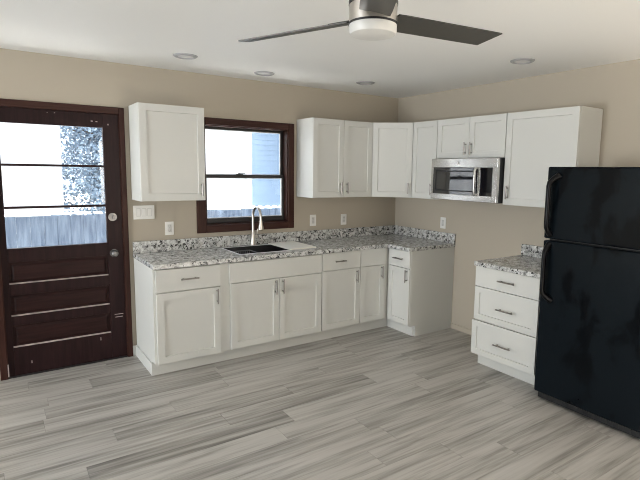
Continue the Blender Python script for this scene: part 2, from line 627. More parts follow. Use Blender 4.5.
k = MB().cyl((KX, yf + 0.002, 1.237), (KX, yf - 0.012, 1.237), 0.034, seg=28, bev=0.004)
k.cyl((KX, yf - 0.012, 1.237), (KX, yf - 0.018, 1.237), 0.020)
db = k.build('deadbolt', M_KNOB, door)
MB().box(KX - 0.006, KX + 0.006, yf - 0.030, yf - 0.017, 1.220, 1.254, 0.003).build('thumb_turn', M_KNOB, db)
ch = MB()
for x, z, w, h_ in ((-0.713, 0.102, 0.007, 0.022), (-0.206, 0.198, 0.006, 0.026), (-0.20, 2.02, 0.014, 0.008), (-0.165, 2.018, 0.014, 0.008),
                    (-0.08, 2.0, 0.012, 0.012), (-0.46, 2.066, 0.008, 0.006), (-0.51, 2.064, 0.006, 0.005),
                    (-0.055, 0.394, 0.07, 0.006), (-0.055, 0.370, 0.06, 0.006)):
    ch.box(x - w / 2, x + w / 2, yf - 0.0006, yf + 0.002, z - h_ / 2, z + h_ / 2)
ch.build('paint_chips', M_PALE, door)

casing = bpy.data.objects.new('trim_1', None)
col.objects.link(casing)
struct(casing)
casing['label'] = 'red-brown wooden casing round the entry door'
mb = MB().box(-3.058, -3.016, -0.020, 0.0, 0, 2.142, 0.004)
mb.box(-3.062, -3.048, -0.004, 0.12, 0, 2.09)
mb.build('side_casing', M_TRIM, casing)
mb = MB().box(-3.985, -3.933, -0.020, 0.0, 0, 2.142, 0.004)
mb.box(-3.945, -3.9285, -0.004, 0.12, 0, 2.09)
mb.build('side_casing', M_TRIM, casing)
mb = MB().box(-3.933, -3.058, -0.0195, 0.0, 2.086, 2.1415, 0.004)
mb.box(-3.931, -3.062, -0.004, 0.12, 2.086, 2.096)
mb.build('head_casing', M_TRIMH, casing)
MB().box(-3.931, -3.062, -0.01, 0.14, 0.0, 0.011, 0.003).build('threshold', M_SASH, casing)
MB().box(-3.936, -3.928, -0.0212, -0.0190, 0.02, 0.12).build('paint_chip', M_PALE, casing)

# ------------------------------------------------------------------ kitchen window
win = bpy.data.objects.new('window_1', None)
col.objects.link(win)
win.location = (WX0, 0, WZ0)
struct(win)
win['label'] = 'double-hung kitchen window with dark wooden casing above the sink'
W_, HH = WX1 - WX0, WZ1 - WZ0
mb = MB()
mb.box(-0.084, 0.004, -0.020, 0, -0.066, HH + 0.060, 0.004)
mb.box(W_ - 0.004, W_ + 0.061, -0.020, 0, -0.066, HH + 0.060, 0.004)
mb.build('side_casing', M_TRIM, win)
mb = MB()
mb.box(0.004, W_ - 0.004, -0.0195, 0, HH - 0.004, HH + 0.0595, 0.004)
mb.box(0.004, W_ - 0.004, -0.0195, 0, -0.0655, 0.004, 0.004)
mb.build('head_and_sill_casing', M_TRIMH, win)
mb = MB()
mb.box(0, 0.012, 0, 0.14, 0, HH)
mb.box(W_ - 0.012, W_, 0, 0.14, 0, HH)
mb.box(0.012, W_ - 0.012, 0, 0.14, HH - 0.012, HH)
mb.box(0.012, W_ - 0.012, 0, 0.14, 0, 0.012)
mb.build('jamb', M_TRIM, win)
ZM = 0.458


def sash(name, y, z0, z1, st, top, bot, pmat):
    m = MB()
    x0, x1 = 0.012, W_ - 0.012
    m.box(x0, x0 + st, y, y + 0.034, z0, z1, 0.003)
    m.box(x1 - st, x1, y, y + 0.034, z0, z1, 0.003)
    m.box(x0 + st, x1 - st, y, y + 0.034, z1 - top, z1, 0.003)
    m.box(x0 + st, x1 - st, y, y + 0.034, z0, z0 + bot, 0.003)
    s = m.build(name, M_SASH, win)
    MB().box(x0 + st, x1 - st, y + 0.016, y + 0.020, z0 + bot, z1 - top).build('pane', M_GLASS, s)
    g = MB()
    a0, a1, c0, c1 = x0 + st, x1 - st, z0 + bot, z1 - top
    g.box(a0, a0 + 0.006, y + 0.010, y + 0.026, c0, c1)
    g.box(a1 - 0.006, a1, y + 0.010, y + 0.026, c0, c1)
    g.box(a0 + 0.006, a1 - 0.006, y + 0.010, y + 0.026, c0, c0 + 0.006)
    g.box(a0 + 0.006, a1 - 0.006, y + 0.010, y + 0.026, c1 - 0.006, c1)
    g.build('glazing_strip', M_VINYL, s)
    return s


sash('upper_sash', 0.094, ZM - 0.012, HH - 0.012, 0.024, 0.022, 0.030, None)
lo = sash('lower_sash', 0.058, 0.012, ZM + 0.018, 0.026, 0.030, 0.048, None)
lk = MB().box(W_ / 2 - 0.035 - 0.06, W_ / 2 + 0.03 - 0.06, 0.055, 0.085, ZM + 0.018, ZM + 0.026, 0.002)
lk.box(W_ / 2 - 0.06 - 0.02, W_ / 2 - 0.06 + 0.0, 0.054, 0.080, ZM + 0.026, ZM + 0.036, 0.003)
lk.box(W_ / 2 - 0.06 - 0.02, W_ / 2 + 0.05 - 0.06, 0.050, 0.060, ZM + 0.028, ZM + 0.034, 0.002)
lk.build('sash_lock', M_SASH, lo)

# baseboards
struct(MB().box(-3.015, -2.992, -0.016, 0, 0, 0.09, 0.003).build('baseboard_back', M_CAB))
struct(MB().box(-0.012, 0, -1.775, -0.955, 0, 0.055, 0.003).build('baseboard_right', M_WALL))

# ------------------------------------------------------------------ cabinet builders (local: x to the viewer's right, -y to the front)


def pull(parent, x, y, z, L=0.13, vert=True, name='handle'):
    m = MB()
    d = Vector((0, 0, 1)) if vert else Vector((1, 0, 0))
    c = Vector((x, y - 0.030, z))
    m.cyl(c - d * L / 2, c + d * L / 2, 0.0062, seg=14, bev=0.0015)
    for s in (-1, 1):
        e = c + d * s * L * 0.34
        m.cyl(e, Vector((e.x, y + 0.001, e.z)), 0.005, seg=12)
    return m.build(name, M_PULL, parent)


def base_body(root, w, x0=0.0, x1=None, toe=0.535, floor_z=0.0, d=0.61):
    m = MB()
    x1 = w if x1 is None else x1
    m.box(x0, x1, -d, -0.003, 0.112, 0.875, 0.001)
    m.box(x0 + 0.0005, x1 - 0.0005, -toe, -0.004, floor_z, 0.113)
    return m.build('cabinet_body', M_CAB, root)


def slab_front(root, name, x0, x1, z0, z1, dy=0.0):
    return MB().box(x0, x1, -0.630 - dy, -0.611 - dy, z0, z1, 0.002).build(name, M_CAB, root)


def shaker_front(root, name, x0, x1, z0, z1, yb=-0.611, t=0.019, dy=0.0, fr=0.057):
    return MB().shaker(x0, x1, z0, z1, yb - dy, yb - t - dy, fr).build(name, M_CAB, root)


DZ0, DZ1_, RZ0, RZ1 = 0.118, 0.690, 0.698, 0.868
# left base cabinet
xl = -2.964
c = thing('base_cabinet', 'white base cabinet beside the entry door, one drawer over one door', 'cabinet', (xl, 0, 0))
W1 = 0.526
base_body(c, W1, -0.016)
d = slab_front(c, 'drawer', 0.003, W1 - 0.003, RZ0 - 0.008, RZ1); pull(d, 0.262, -0.630, 0.781, 0.145, False)
d = shaker_front(c, 'door', 0.003, W1 - 0.003, DZ0 - 0.008, DZ1_ - 0.010); pull(d, W1 - 0.036, -0.630, 0.607)
# sink base cabinet (with the filler strip on its left)
c = thing('base_cabinet', 'wide white sink cabinet under the window with two doors and a plain front', 'cabinet', (-2.356, 0, 0))
W2 = 0.917
m = MB()
m.box(0.0, 0.018, -0.61, -0.003, 0.112, 0.875, 0.001)
m.box(W2 - 0.018, W2, -0.61, -0.003, 0.112, 0.875, 0.001)
m.box(0.018, W2 - 0.018, -0.61, -0.003, 0.112, 0.130)
m.box(0.018, W2 - 0.018, -0.012, -0.003, 0.130, 0.875)
m.box(0.018, W2 - 0.018, -0.61, -0.592, 0.130, 0.875)
m.box(0.0005, W2 - 0.0005, -0.535, -0.004, 0.0, 0.1115)
m.build('cabinet_body', M_CAB, c)
MB().box(-0.0815, -0.0005, -0.612, -0.004, 0.112, 0.875, 0.001).build('filler_strip', M_CAB, c)
slab_front(c, 'false_front', -0.006, W2 - 0.003, RZ0 - 0.002, RZ1)
xm = 0.464
d = shaker_front(c, 'door', 0.003, xm - 0.0015, DZ0, DZ1_); pull(d, xm - 0.040, -0.630, 0.617)
d = shaker_front(c, 'door', xm + 0.0015, W2 - 0.003, DZ0, DZ1_); pull(d, xm + 0.032, -0.630, 0.617)
# 18-inch base cabinet
c = thing('base_cabinet', 'white base cabinet just right of the sink cabinet, drawer with handle over door', 'cabinet', (-1.438, 0, 0))
W3 = 0.456
base_body(c, W3, 0.0)
d = slab_front(c, 'drawer', 0.003, W3 - 0.002, RZ0 + 0.006, RZ1 + 0.004); pull(d, 0.20, -0.630, 0.788, 0.125, False)
d = shaker_front(c, 'door', 0.003, W3 - 0.002, DZ0 + 0.004, DZ1_ + 0.008); pull(d, W3 - 0.050, -0.630, 0.622)
# blind corner cabinet
c = thing('corner_base_cabinet', 'narrow white base cabinet door in the inner corner, top front without a handle', 'cabinet', (-0.981, 0, 0))
W4 = 0.316
base_body(c, W4, 0.0, 0.978)
slab_front(c, 'false_front', 0.002, W4 - 0.003, RZ0 + 0.006, RZ1 + 0.006)
d = shaker_front(c, 'door', 0.002, W4 - 0.003, DZ0 + 0.006, DZ1_ + 0.008); pull(d, W4 - 0.050, -0.630, 0.628)
# short leg on the right wall
c = thing('base_cabinet', 'narrow white end cabinet facing left, with a plain panelled right side', 'cabinet', (0, -0.612, 0), R90)
W5 = 0.352
base_body(c, W5, 0.001, W5 - 0.016)
MB().prism([(-0.003, 0.0), (-0.535, 0.0), (-0.535, 0.112), (-0.612, 0.112), (-0.612, 0.875), (-0.003, 0.875)], W5 - 0.0155, W5,
           bev=0.0008).build('end_panel', M_CAB, c, xf=bmX)
MB().box(0.018, 0.036, -0.615, -0.606, 0.113, 0.875).build('filler_strip', M_CAB, c)
d = slab_front(c, 'drawer', 0.038, W5 - 0.003, RZ0 + 0.006, RZ1 + 0.002); pull(d, 0.195, -0.630, 0.788, 0.14, False)
d = shaker_front(c, 'door', 0.038, W5 - 0.003, DZ0 + 0.004, DZ1_ + 0.008, fr=0.052); pull(d, W5 - 0.034, -0.630, 0.627)
# drawer base by the fridge
c = thing('drawer_cabinet', 'white three-drawer base cabinet standing left of the black fridge', 'cabinet', (0, -1.780, 0), R90)
W6 = 0.612
base_body(c, W6, 0.0)
d = slab_front(c, 'drawer', 0.002, W6 - 0.002, 0.706, 0.872); pull(d, 0.325, -0.630, 0.787, 0.16, False)
d = shaker_front(c, 'drawer', 0.002, W6 - 0.002, 0.416, 0.699, fr=0.05); pull(d, 0.325, -0.630, 0.552, 0.16, False)
d = MB().shaker(0.002 - W6, -0.002, 0.116, 0.409, -0.611, -0.630, 0.05).build('drawer', M_CAB, c, (W6, 0, 0))
pull(d, 0.325 - W6, -0.630, 0.258, 0.16, False)
for q in [d] + list(d.children):
    q.data.transform(Matrix(((1, 0, 0, 0), (0.027, 1, 0, -0.001), (0, 0, 1, 0), (0, 0, 0, 1))))
d['label'] = 'bottom drawer standing slightly open'

# toe-kick board, L-shaped round the free left end
t = thing('toe_kick_board', 'white plinth board along the foot of the base cabinets under the window', 'baseboard', (-2.98, 0, 0))
MB().box(-0.013, 2.436, -0.549, -0.537, 0.0, 0.111, 0.002).build('front_board', M_CAB, t)
MB().box(-0.013, -0.001, -0.536, -0.017, 0.0, 0.098, 0.003).build('end_board', M_CAB, t)
t = thing('toe_kick_board', 'short white plinth board facing left under the narrow end cabinet', 'baseboard', (-0.549, -0.55, 0))
MB().box(0.0, 0.012, -0.396, 0.0, 0, 0.111, 0.002).build('plinth', M_CAB, t)
t = thing('toe_kick_board', 'white plinth board under the three-drawer cabinet by the fridge', 'baseboard', (-0.549, -1.782, 0))
MB().box(0.0, 0.012, -0.608, 0.0, 0, 0.111, 0.002).build('plinth', M_CAB, t)

# ------------------------------------------------------------------ countertops
CZ0, CZ1 = 0.876, 0.914
SX0, SX1, SY0, SY1 = -2.215, -1.452, -0.520, -0.100


def slab_mesh(xs, ys, skip, z0, z1, bev=0.006):
    tb = bmesh.new()
    vm = {}

    def V(x, y):
        if (x, y) not in vm:
            vm[(x, y)] = tb.verts.new((x, y, z1))
        return vm[(x, y)]
    for i in range(len(xs) - 1):
        for j in range(len(ys) - 1):
            if not skip((xs[i] + xs[i + 1]) / 2, (ys[j] + ys[j + 1]) / 2):
                tb.faces.new((V(xs[i], ys[j]), V(xs[i + 1], ys[j]), V(xs[i + 1], ys[j + 1]), V(xs[i], ys[j + 1])))
    r = bmesh.ops.extrude_face_region(tb, geom=list(tb.faces))
    for g in r['geom']:
        if isinstance(g, bmesh.types.BMVert):
            g.co.z = z0
    bmesh.ops.recalc_face_normals(tb, faces=tb.faces)
    if bev:
        ed = [e for e in tb.edges if len(e.link_faces) == 2 and abs(e.calc_face_angle(0) - math.pi / 2) < 0.1]
        bmesh.ops.bevel(tb, geom=ed, offset=bev, segments=3, affect='EDGES', profile=0.5)
    return tb


ct = thing('countertop', 'L-shaped speckled grey granite countertop running under the window and round the corner', 'countertop', (-2.985, 0, CZ0))
m = MB()
m._add(slab_mesh([-2.985, SX0, SX1, -0.648, -0.002], [-0.972, -0.648, SY0, SY1, -0.002],
                 lambda x, y: (x < -0.648 and y < -0.648) or (SX0 < x < SX1 and SY0 < y < SY1), CZ0, CZ1),
       mat=Matrix.Translation((2.985, 0, -CZ0)))
m.build('worktop', M_GRANITE, ct)
m = MB().box(0.0, 2.982, -0.022, -0.002, 0.0381, 0.140, 0.004)
m.box(2.963, 2.983, -0.972, -0.0225, 0.0381, 0.140, 0.004)
m.build('backsplash', M_GRANITE, ct)
ct = thing('countertop', 'short speckled grey granite countertop on the three-drawer cabinet by the fridge', 'countertop', (0, -1.772, CZ0))
m = MB().box(-0.648, -0.002, -0.632, 0.0, 0.0, 0.038, 0.006, 3)
m.build('worktop', M_GRANITE, ct)
MB().box(-0.022, -0.002, -0.632, -0.010, 0.0381, 0.140, 0.004).build('backsplash', M_GRANITE, ct)

# ------------------------------------------------------------------ sink, rack, board, faucet
sk = thing('kitchen_sink', 'black drop-in kitchen sink under the window', 'sink', (SX0, SY0, CZ1))
w, dp = SX1 - SX0, SY1 - SY0
m = MB()
th, bot = 0.006, -0.19
e = 0.004
m.box(e, w - e, e, dp - e, bot, bot + th)
m.box(e, e + th, e, dp - e, bot, 0.0)
m.box(w - e - th, w - e, e, dp - e, bot, 0.0)
m.box(e + th, w - e - th, e, e + th, bot, 0.0)
m.box(e + th, w - e - th, dp - e - th, dp - e, bot, 0.0)
m.build('basin', M_SINK, sk)
m = MB()
m.box(-0.010, w + 0.010, -0.010, 0.003, 0.0003, 0.004, 0.0015)
m.box(-0.010, w + 0.010, dp - 0.003, dp + 0.010, 0.0003, 0.004, 0.0015)
m.box(-0.010, 0.003, 0.003, dp - 0.003, 0.0003, 0.004, 0.0015)
m.box(w - 0.003, w + 0.010, 0.003, dp - 0.003, 0.0003, 0.004, 0.0015)
rim = m.build('rim', M_RIM, sk)
m = MB().lathe([(0.0, 0.004), (0.03, 0.004), (0.042, 0.006), (0.045, 0.0)], (w / 2, dp / 2, bot + th))
m.build('drain', M_STEEL, sk)
rk = thing('dish_rack', 'small dark wire drying rack in the left end of the sink', 'rack', (SX0 + 0.02, SY0 + 0.03, CZ1 - 0.184))
m = MB()
rw, rd, rh = 0.22, 0.30, 0.165
m.box(0, rw, 0, 0.006, 0.0, 0.012); m.box(0, rw, rd - 0.006, rd, 0, 0.012)
m.box(0, rw, 0, 0.006, rh - 0.008, rh); m.box(0, rw, rd - 0.006, rd, rh - 0.008, rh)
m.box(0, 0.006, 0.006, rd - 0.006, rh - 0.008, rh); m.box(rw - 0.006, rw, 0.006, rd - 0.006, rh - 0.008, rh)
for i in range(12):
    x = 0.004 + (rw - 0.008) * i / 11
    for yy in (0.003, rd - 0.003):
        m.cyl((x, yy, 0.006), (x, yy, rh - 0.004), 0.0035, seg=8)
    m.cyl((x, 0.003, 0.006), (x, rd - 0.003, 0.006), 0.003, seg=8)
m.build('wire_basket', M_WIRE, rk)
bd = MB().box(0, 0.290, 0, 0.445, 0, 0.012, 0.003).build('cutting_board', M_BOARD, None, (SX1 - 0.280, SY0 - 0.012, CZ1 + 0.0044))
tag(bd, 'cream cutting board laid over the right end of the sink', 'cutting board')

fc = thing('faucet', 'brushed nickel gooseneck kitchen faucet behind the sink', 'faucet', (-1.880, -0.060, CZ1))
m = MB().lathe([(0.0, 0.0), (0.030, 0.0), (0.030, 0.006), (0.024, 0.010), (0.022, 0.03), (0.0205, 0.125), (0.016, 0.132), (0.0, 0.132)])
m.build('base', M_NICKEL, fc)
pts = [(0, 0, 0.12), (0, 0, 0.20), (0, 0, 0.28)]
ra, zc_ = 0.086, 0.285
for i in range(0, 17):
    a = math.pi * i / 16
    pts.append((0, -ra + ra * math.cos(a), zc_ + ra * 1.1 * math.sin(a)))
pts.append((0, -2 * ra - 0.003, 0.262))
m = MB().tube(pts, 0.0125, 16)
m.build('gooseneck_spout', M_NICKEL, fc)
m = MB().lathe([(0.0, 0.004), (0.0125, 0.004), (0.015, -0.01), (0.019, -0.04), (0.025, -0.070), (0.025, -0.088), (0.021, -0.092), (0.0, -0.092)], (0, -2 * ra - 0.003, 0.262))
sp = m.build('spray_head', M_NICKEL, fc)
MB().cyl((0, -2 * ra - 0.003, 0.1705), (0, -2 * ra - 0.003, 0.166), 0.018).build('nozzle', M_BLACK, sp)
m = MB().cyl((0.0, 0, 0.085), (0.045, 0, 0.085), 0.016, seg=18, bev=0.002)
m.tube([(0.036, 0, 0.090), (0.040, -0.004, 0.115), (0.047, -0.010, 0.160)], [0.007, 0.006, 0.0065], 10)
m.build('lever', M_NICKEL, fc)

# ------------------------------------------------------------------ upper cabinets
UZ0, UZ1 = 1.381, 2.163
UH = UZ1 - UZ0


def upper(label, loc, w, rz=0.0, h=UH, doors=1, hx=(), hz=0.1, d=0.305, fr=0.057):
    c = thing('wall_cabinet', label, 'cabinet', loc, rz)
    MB().box(0.0, w, -d, -0.002, 0.0, h, 0.001).build('cabinet_body', M_CAB, c)
    g = 0.002
    for i in range(doors):
        a = w * i / doors + (g if i == 0 else 0.0015)
        b = w * (i + 1) / doors - (g if i == doors - 1 else 0.0015)
        q = MB().shaker(a, b, 0.002, h - 0.002, -d - 0.001, -d - 0.020, fr).build('door', M_CAB, c)
        if i < len(hx):
            pull(q, hx[i], -d - 0.020, hz, 0.115)
    return c


upper('white single-door wall cabinet between the entry door and the window', (-2.977, 0, UZ0), 0.533, hx=(0.497,), hz=0.095)
upper('white two-door wall cabinet right of the window', (-1.362, 0, UZ0), 0.740, doors=2, hx=(0.328, 0.408), hz=0.098)
cc = thing('corner_wall_cabinet', 'white diagonal corner wall cabinet with one door across the corner', 'cabinet', (0, 0, UZ0))
MB().prism([(-0.002, -0.002), (-0.62, -0.002), (-0.62, -0.305), (-0.305, -0.62), (-0.002, -0.62)], 0, UH, 0.001).build('cabinet_body', M_CAB, cc)
dl = 0.315 * math.sqrt(2)
XD = Matrix.Translation((-0.62, -0.305, 0)) @ Matrix.Rotation(math.radians(-45), 4, 'Z')
dd = MB().shaker(0.014, dl - 0.014, 0.002, UH - 0.002, -0.001, -0.020).build('door', M_CAB, cc, xf=XD)
hm = MB()
cx_ = Vector((dl - 0.050, -0.050, 0.100))
hm.cyl(cx_ - Vector((0, 0, 0.058)), cx_ + Vector((0, 0, 0.058)), 0.0062, seg=14, bev=0.0015)
for s in (-1, 1):
    hm.cyl(cx_ + Vector((0, 0, 0.039 * s)), cx_ + Vector((0, 0.031, 0.039 * s)), 0.005, seg=12)
hm.build('handle', M_PULL, dd, xf=XD)
upper('narrow white wall cabinet left of the microwave', (0, -0.622, UZ0), 0.346, R90, hx=(0.300,), hz=0.100)
upper('short white two-door wall cabinet above the microwave', (0, -0.970, 1.787), 0.808, R90, h=UZ1 - 1.787, doors=2, hx=(0.372, 0.440), hz=0.088)
upper('wide white wall cabinet above the fridge end, its bare right side showing', (0, -1.780, UZ0), 0.650, R90, hx=(0.050,), hz=0.108)

# ------------------------------------------------------------------ microwave
mw = thing('microwave', 'stainless steel over-the-range microwave hanging under the short wall cabinet', 'microwave', (0, -0.982, 1.392), R90)
MWW, MWH = 0.790, 0.393
MB().box(0.0, MWW, -0.370, -0.004, 0.0, MWH - 0.001, 0.003).build('case', M_BLACK, mw)
yb_, yf_ = -0.3705, -0.400
m = MB()
m.box(0.0, MWW - 0.002, yf_, yb_, MWH - 0.085, MWH - 0.002, 0.003)
m.box(0.0, MWW - 0.002, yf_, yb_, 0.004, 0.058, 0.003)
m.box(0.0, 0.028, yf_, yb_, 0.058, MWH - 0.085)
m.box(0.575, 0.602, yf_, yb_, 0.058, MWH - 0.085)
m.box(0.738, MWW - 0.002, yf_, yb_, 0.058, MWH - 0.085)
dr = m.build('door', M_STEEL, mw)
wn = MB().box(0.028, 0.575, yf_ + 0.005, yb_, 0.058, MWH - 0.085).build('window', M_BGLASS, dr)
m = MB()
for z0, z1 in ((0.085, 0.097), (MWH - 0.125, MWH - 0.113)):
    m.box(0.055, 0.548, yf_ + 0.0042, yf_ + 0.006, z0, z1)
m.box(0.055, 0.067, yf_ + 0.0042, yf_ + 0.006, 0.097, MWH - 0.125)
m.box(0.536, 0.548, yf_ + 0.0042, yf_ + 0.006, 0.097, MWH - 0.125)
m.build('window_border', M_BLACK, wn)
m = MB().tube([(0.565, yf_ + 0.002, 0.068), (0.565, yf_ - 0.022, 0.074), (0.565, yf_ - 0.030, 0.10), (0.565, yf_ - 0.030, 0.27), (0.565, yf_ - 0.022, 0.296), (0.565, yf_ + 0.002, 0.302)], 0.011, 14)
m.build('handle', M_STEEL, dr)
MB().box(0.602, 0.738, yf_ + 0.003, yb_, 0.058, MWH - 0.085).build('control_panel', M_BGLASS, mw)
m = MB().cyl((0.345, yf_ + 0.001, MWH - 0.043), (0.345, yf_ - 0.0015, MWH - 0.043), 0.013, seg=24)
m.build('emblem', M_NICKEL, mw)
m = MB()
for i in range(9):
    m.box(0.05 + 0.08 * i, 0.11 + 0.08 * i, -0.30, -0.20, -0.004, 0.001, 0.001)
m.build('vent_grille', M_DARKGREY, mw)

# ------------------------------------------------------------------ fridge
fr = thing('refrigerator', 'black top-freezer refrigerator at the right beside the drawer cabinet', 'refrigerator', (0, -2.490, 0), R90)
FW, FH_ = 0.80, 1.703
MB().box(0.002, FW - 0.002, -0.700, -0.04, 0.035, FH_ - 0.006, 0.006).build('cabinet_body', M_FRIDGE, fr)
fz = MB().box(0.0, FW, -0.778, -0.706, 1.203, FH_, 0.012, 3).build('freezer_door', M_FRIDGE, fr)
ld = MB().box(0.0, FW, -0.778, -0.706, 0.075, 1.190, 0.012, 3).build('fridge_door', M_FRIDGE, fr)
m = MB().box(0.01, FW - 0.01, -0.735, -0.68, 0.018, 0.070, 0.004)
for i in range(18):
    m.box(0.05 + i * 0.04, 0.078 + i * 0.04, -0.739, -0.734, 0.030, 0.058, 0.001)
m.build('toe_grille', M_BLACK, fr)
MB().box(0.004, FW - 0.004, -0.7055, -0.699, 0.08, FH_ - 0.01).build('door_gasket', M_BLACK, fr)
for z0, z1, up, par in ((1.235, 1.645, True, fz), (0.770, 1.160, False, ld)):
    yy = -0.778
    X = 0.046
    n_ = 16
    pts, rad = [], []
    for i in range(n_ + 1):
        t_ = i / n_
        b_ = min(1.0, min(t_ + 0.0, 1 - t_) / 0.16)
        b_ = math.sin(b_ * math.pi / 2)
        xx = X + (0.042 * (1 - b_) if (up and t_ > .5) or ((not up) and t_ < .5) else 0)
        pts.append((xx, yy + 0.004 - 0.052 * b_, z0 + (z1 - z0) * t_))
        rad.append(0.016 + 0.006 * (1 - b_))
    MB().tube(pts, rad, 14, flat=1.25).build('handle', M_HANDLE, par)
m = MB().box(FW - 0.09, FW - 0.01, -0.775, -0.60, FH_ - 0.006, FH_ + 0.012, 0.004)
m.build('hinge_cover', M_BLACK, fr)
for x in (0.06, FW - 0.06):
    for y in (-0.66, -0.10):
        MB().cyl((x - 0.015, y, 0.019), (x + 0.015, y, 0.019), 0.019, seg=18).build('roller', M_BLACK, fr)

# ------------------------------------------------------------------ outlets and switches (local: on the wall, facing -y)


def outlet(label, loc, rz=0.0):
    o = thing('wall_outlet', label, 'outlet', loc, rz)
    MB().box(-0.038, 0.038, -0.006, -0.0003, -0.060, 0.060, 0.002).build('cover_plate', M_PLATE, o)
    m = MB()
    m.box(-0.017, 0.017, -0.0078, -0.005, -0.034, 0.034, 0.002)
    for zc in (-0.019, 0.019):
        for dx in (-0.0065, 0.0065):
            m.box(dx - 0.0012, dx + 0.0012, -0.0083, -0.0070, zc - 0.002, zc + 0.007, mi=1)
        m.cyl((0, -0.0070, zc - 0.009), (0, -0.0083, zc - 0.009), 0.0022, seg=10, mi=1)
    m.build('receptacle', [M_RECEPT, M_SLOT], o)
    return o


outlet('white outlet below the single-door wall cabinet, left of the window', (-2.668, 0, 1.117))
outlet('white outlet on the back wall nearer to the window, above the countertop', (-1.158, 0, 1.123))
outlet('white outlet on the back wall nearer to the room corner, above the countertop', (-0.757, 0, 1.117))
outlet('white outlet on the right wall below and left of the microwave', (0, -0.787, 1.115), R90)
o = thing('light_switch', 'white triple rocker switch plate beside the entry door', 'light switch', (-2.882, 0, 1.268))
MB().box(-0.088, 0.088, -0.006, -0.0003, -0.060, 0.060, 0.002).build('cover_plate', M_PLATE, o)
for dx in (-0.046, 0, 0.046):
    MB().box(dx - 0.0175, dx + 0.0175, -0.0072, -0.005, -0.035, 0.035, 0.001).build('rocker_frame', M_RECEPT, o)
    tb = MB().box(dx - 0.0145, dx + 0.0145, -0.0105, -0.006, -0.031, 0.031, 0.0015)
    tb.build('rocker', M_PLATE, o)

# ------------------------------------------------------------------ recessed lights


def downlight(label, x, y):
    o = thing('downlight', label, 'ceiling light', (x, y, H))
    MB().lathe([(0.062, -0.004), (0.066, -0.012), (0.078, -0.012), (0.088, -0.006), (0.090, -0.0003), (0.062, -0.0003)], seg=40).build('trim_ring', M_RING, o)
    MB().lathe([(0.0, -0.007), (0.050, -0.0065), (0.0618, -0.004), (0.0618, -0.0005), (0.0, -0.0005)], seg=40).build('lens', M_LED, o)


downlight('flush ceiling light above the single-door wall cabinet, leftmost along the back wall', -2.690, -0.625)
downlight('flush ceiling light above the kitchen window', -1.912, -0.385)
downlight('flush ceiling light near the room corner, in front of the two-door wall cabinet', -0.935, -0.585)
downlight('flush ceiling light nearest the right wall, above the fridge side', -0.605, -2.105)

# ------------------------------------------------------------------ ceiling fan
FX, FY, FZ = -2.698, -2.935, 2.244
fan = thing('ceiling_fan', 'three-blade ceiling fan with nickel housing and frosted light', 'ceiling fan', (FX, FY, H))
zo = FZ - H
MB().lathe([(0.0, -0.0004), (0.075, -0.0004), (0.075, -0.012), (0.055, -0.050), (0.020, -0.060), (0.0, -0.060)]).build('canopy', M_NICKEL, fan)
MB().cyl((0, 0, -0.058), (0, 0, -0.125), 0.013).build('downrod', M_NICKEL, fan)
mh = MB().lathe([(0.0, zo + 0.130), (0.060, zo + 0.128), (0.085, zo + 0.112), (0.0935, zo + 0.085), (0.0935, zo + 0.064), (0.0925, zo + 0.050), (0.0945, zo + 0.0495), (0.0945, zo - 0.018), (0.0, zo - 0.018)], seg=56).build('motor_housing', M_NICKEL, fan)
MB().lathe([(0.090, zo - 0.0175), (0.0965, zo - 0.0175), (0.0965, zo - 0.025), (0.088, zo - 0.025)], seg=56).build('dark_band', M_BLACK, fan)
MB().lathe([(0.090, zo + 0.050), (0.0965, zo + 0.050), (0.0965, zo + 0.063), (0.090, zo + 0.063)], seg=56).build('dark_band', M_BLACK, fan)
MB().lathe([(0.0935, zo - 0.025), (0.0935, zo - 0.050), (0.088, zo - 0.060), (0.074, zo - 0.064), (0.0, zo - 0.066)], seg=56).build('lamp_shade', M_FROST, fan)
for kk, ang in enumerate((-3.8, 116.2, 236.2)):
    XF = Matrix.Translation((0, 0, zo)) @ Matrix.Rotation(math.radians(-1.6), 4, Vector((0.575, 0.818, 0))) @ Matrix.Rotation(math.radians(ang), 4, 'Z') @ Matrix.Rotation(math.radians(-12.5), 4, 'X')
    # local: x outward, +y is the counter-clockwise edge, longer corner on the clockwise (-y) edge
    b = MB().prism([(0.085, -0.060), (0.150, -0.062), (0.662, -0.063), (0.630, 0.061), (0.150, 0.062), (0.085, 0.060)], -0.003, 0.003, 0.001)
    bl = b.build('blade', M_BLADE, fan, xf=XF)
    b = MB().box(0.080, 0.190, -0.028, 0.028, 0.0032, 0.008, 0.002)
    b.build('blade_bracket', M_BLACK, bl, xf=XF)

# ------------------------------------------------------------------ outside the windows
GZ = -0.45
struct(MB().box(-26, 24, 0.16, 40, GZ - 0.2, GZ - 0.02).build('ground', simple('winter_gravel', (0.26, 0.27, 0.28), 0.9, bump=0.3, bscale=20, mottling=0.2, mscale=3)))
snow = MB().box(-9, 8, 0.17, 1.15, GZ - 0.02, GZ + 0.03, 0.02).build('snow_bounce_strip', M_SNOW)  # unseen bright strip added to bounce sun up onto the ceiling
tag(snow, 'added snow strip along the outside of the back wall, bouncing sunlight indoors', 'snow', kind='stuff')


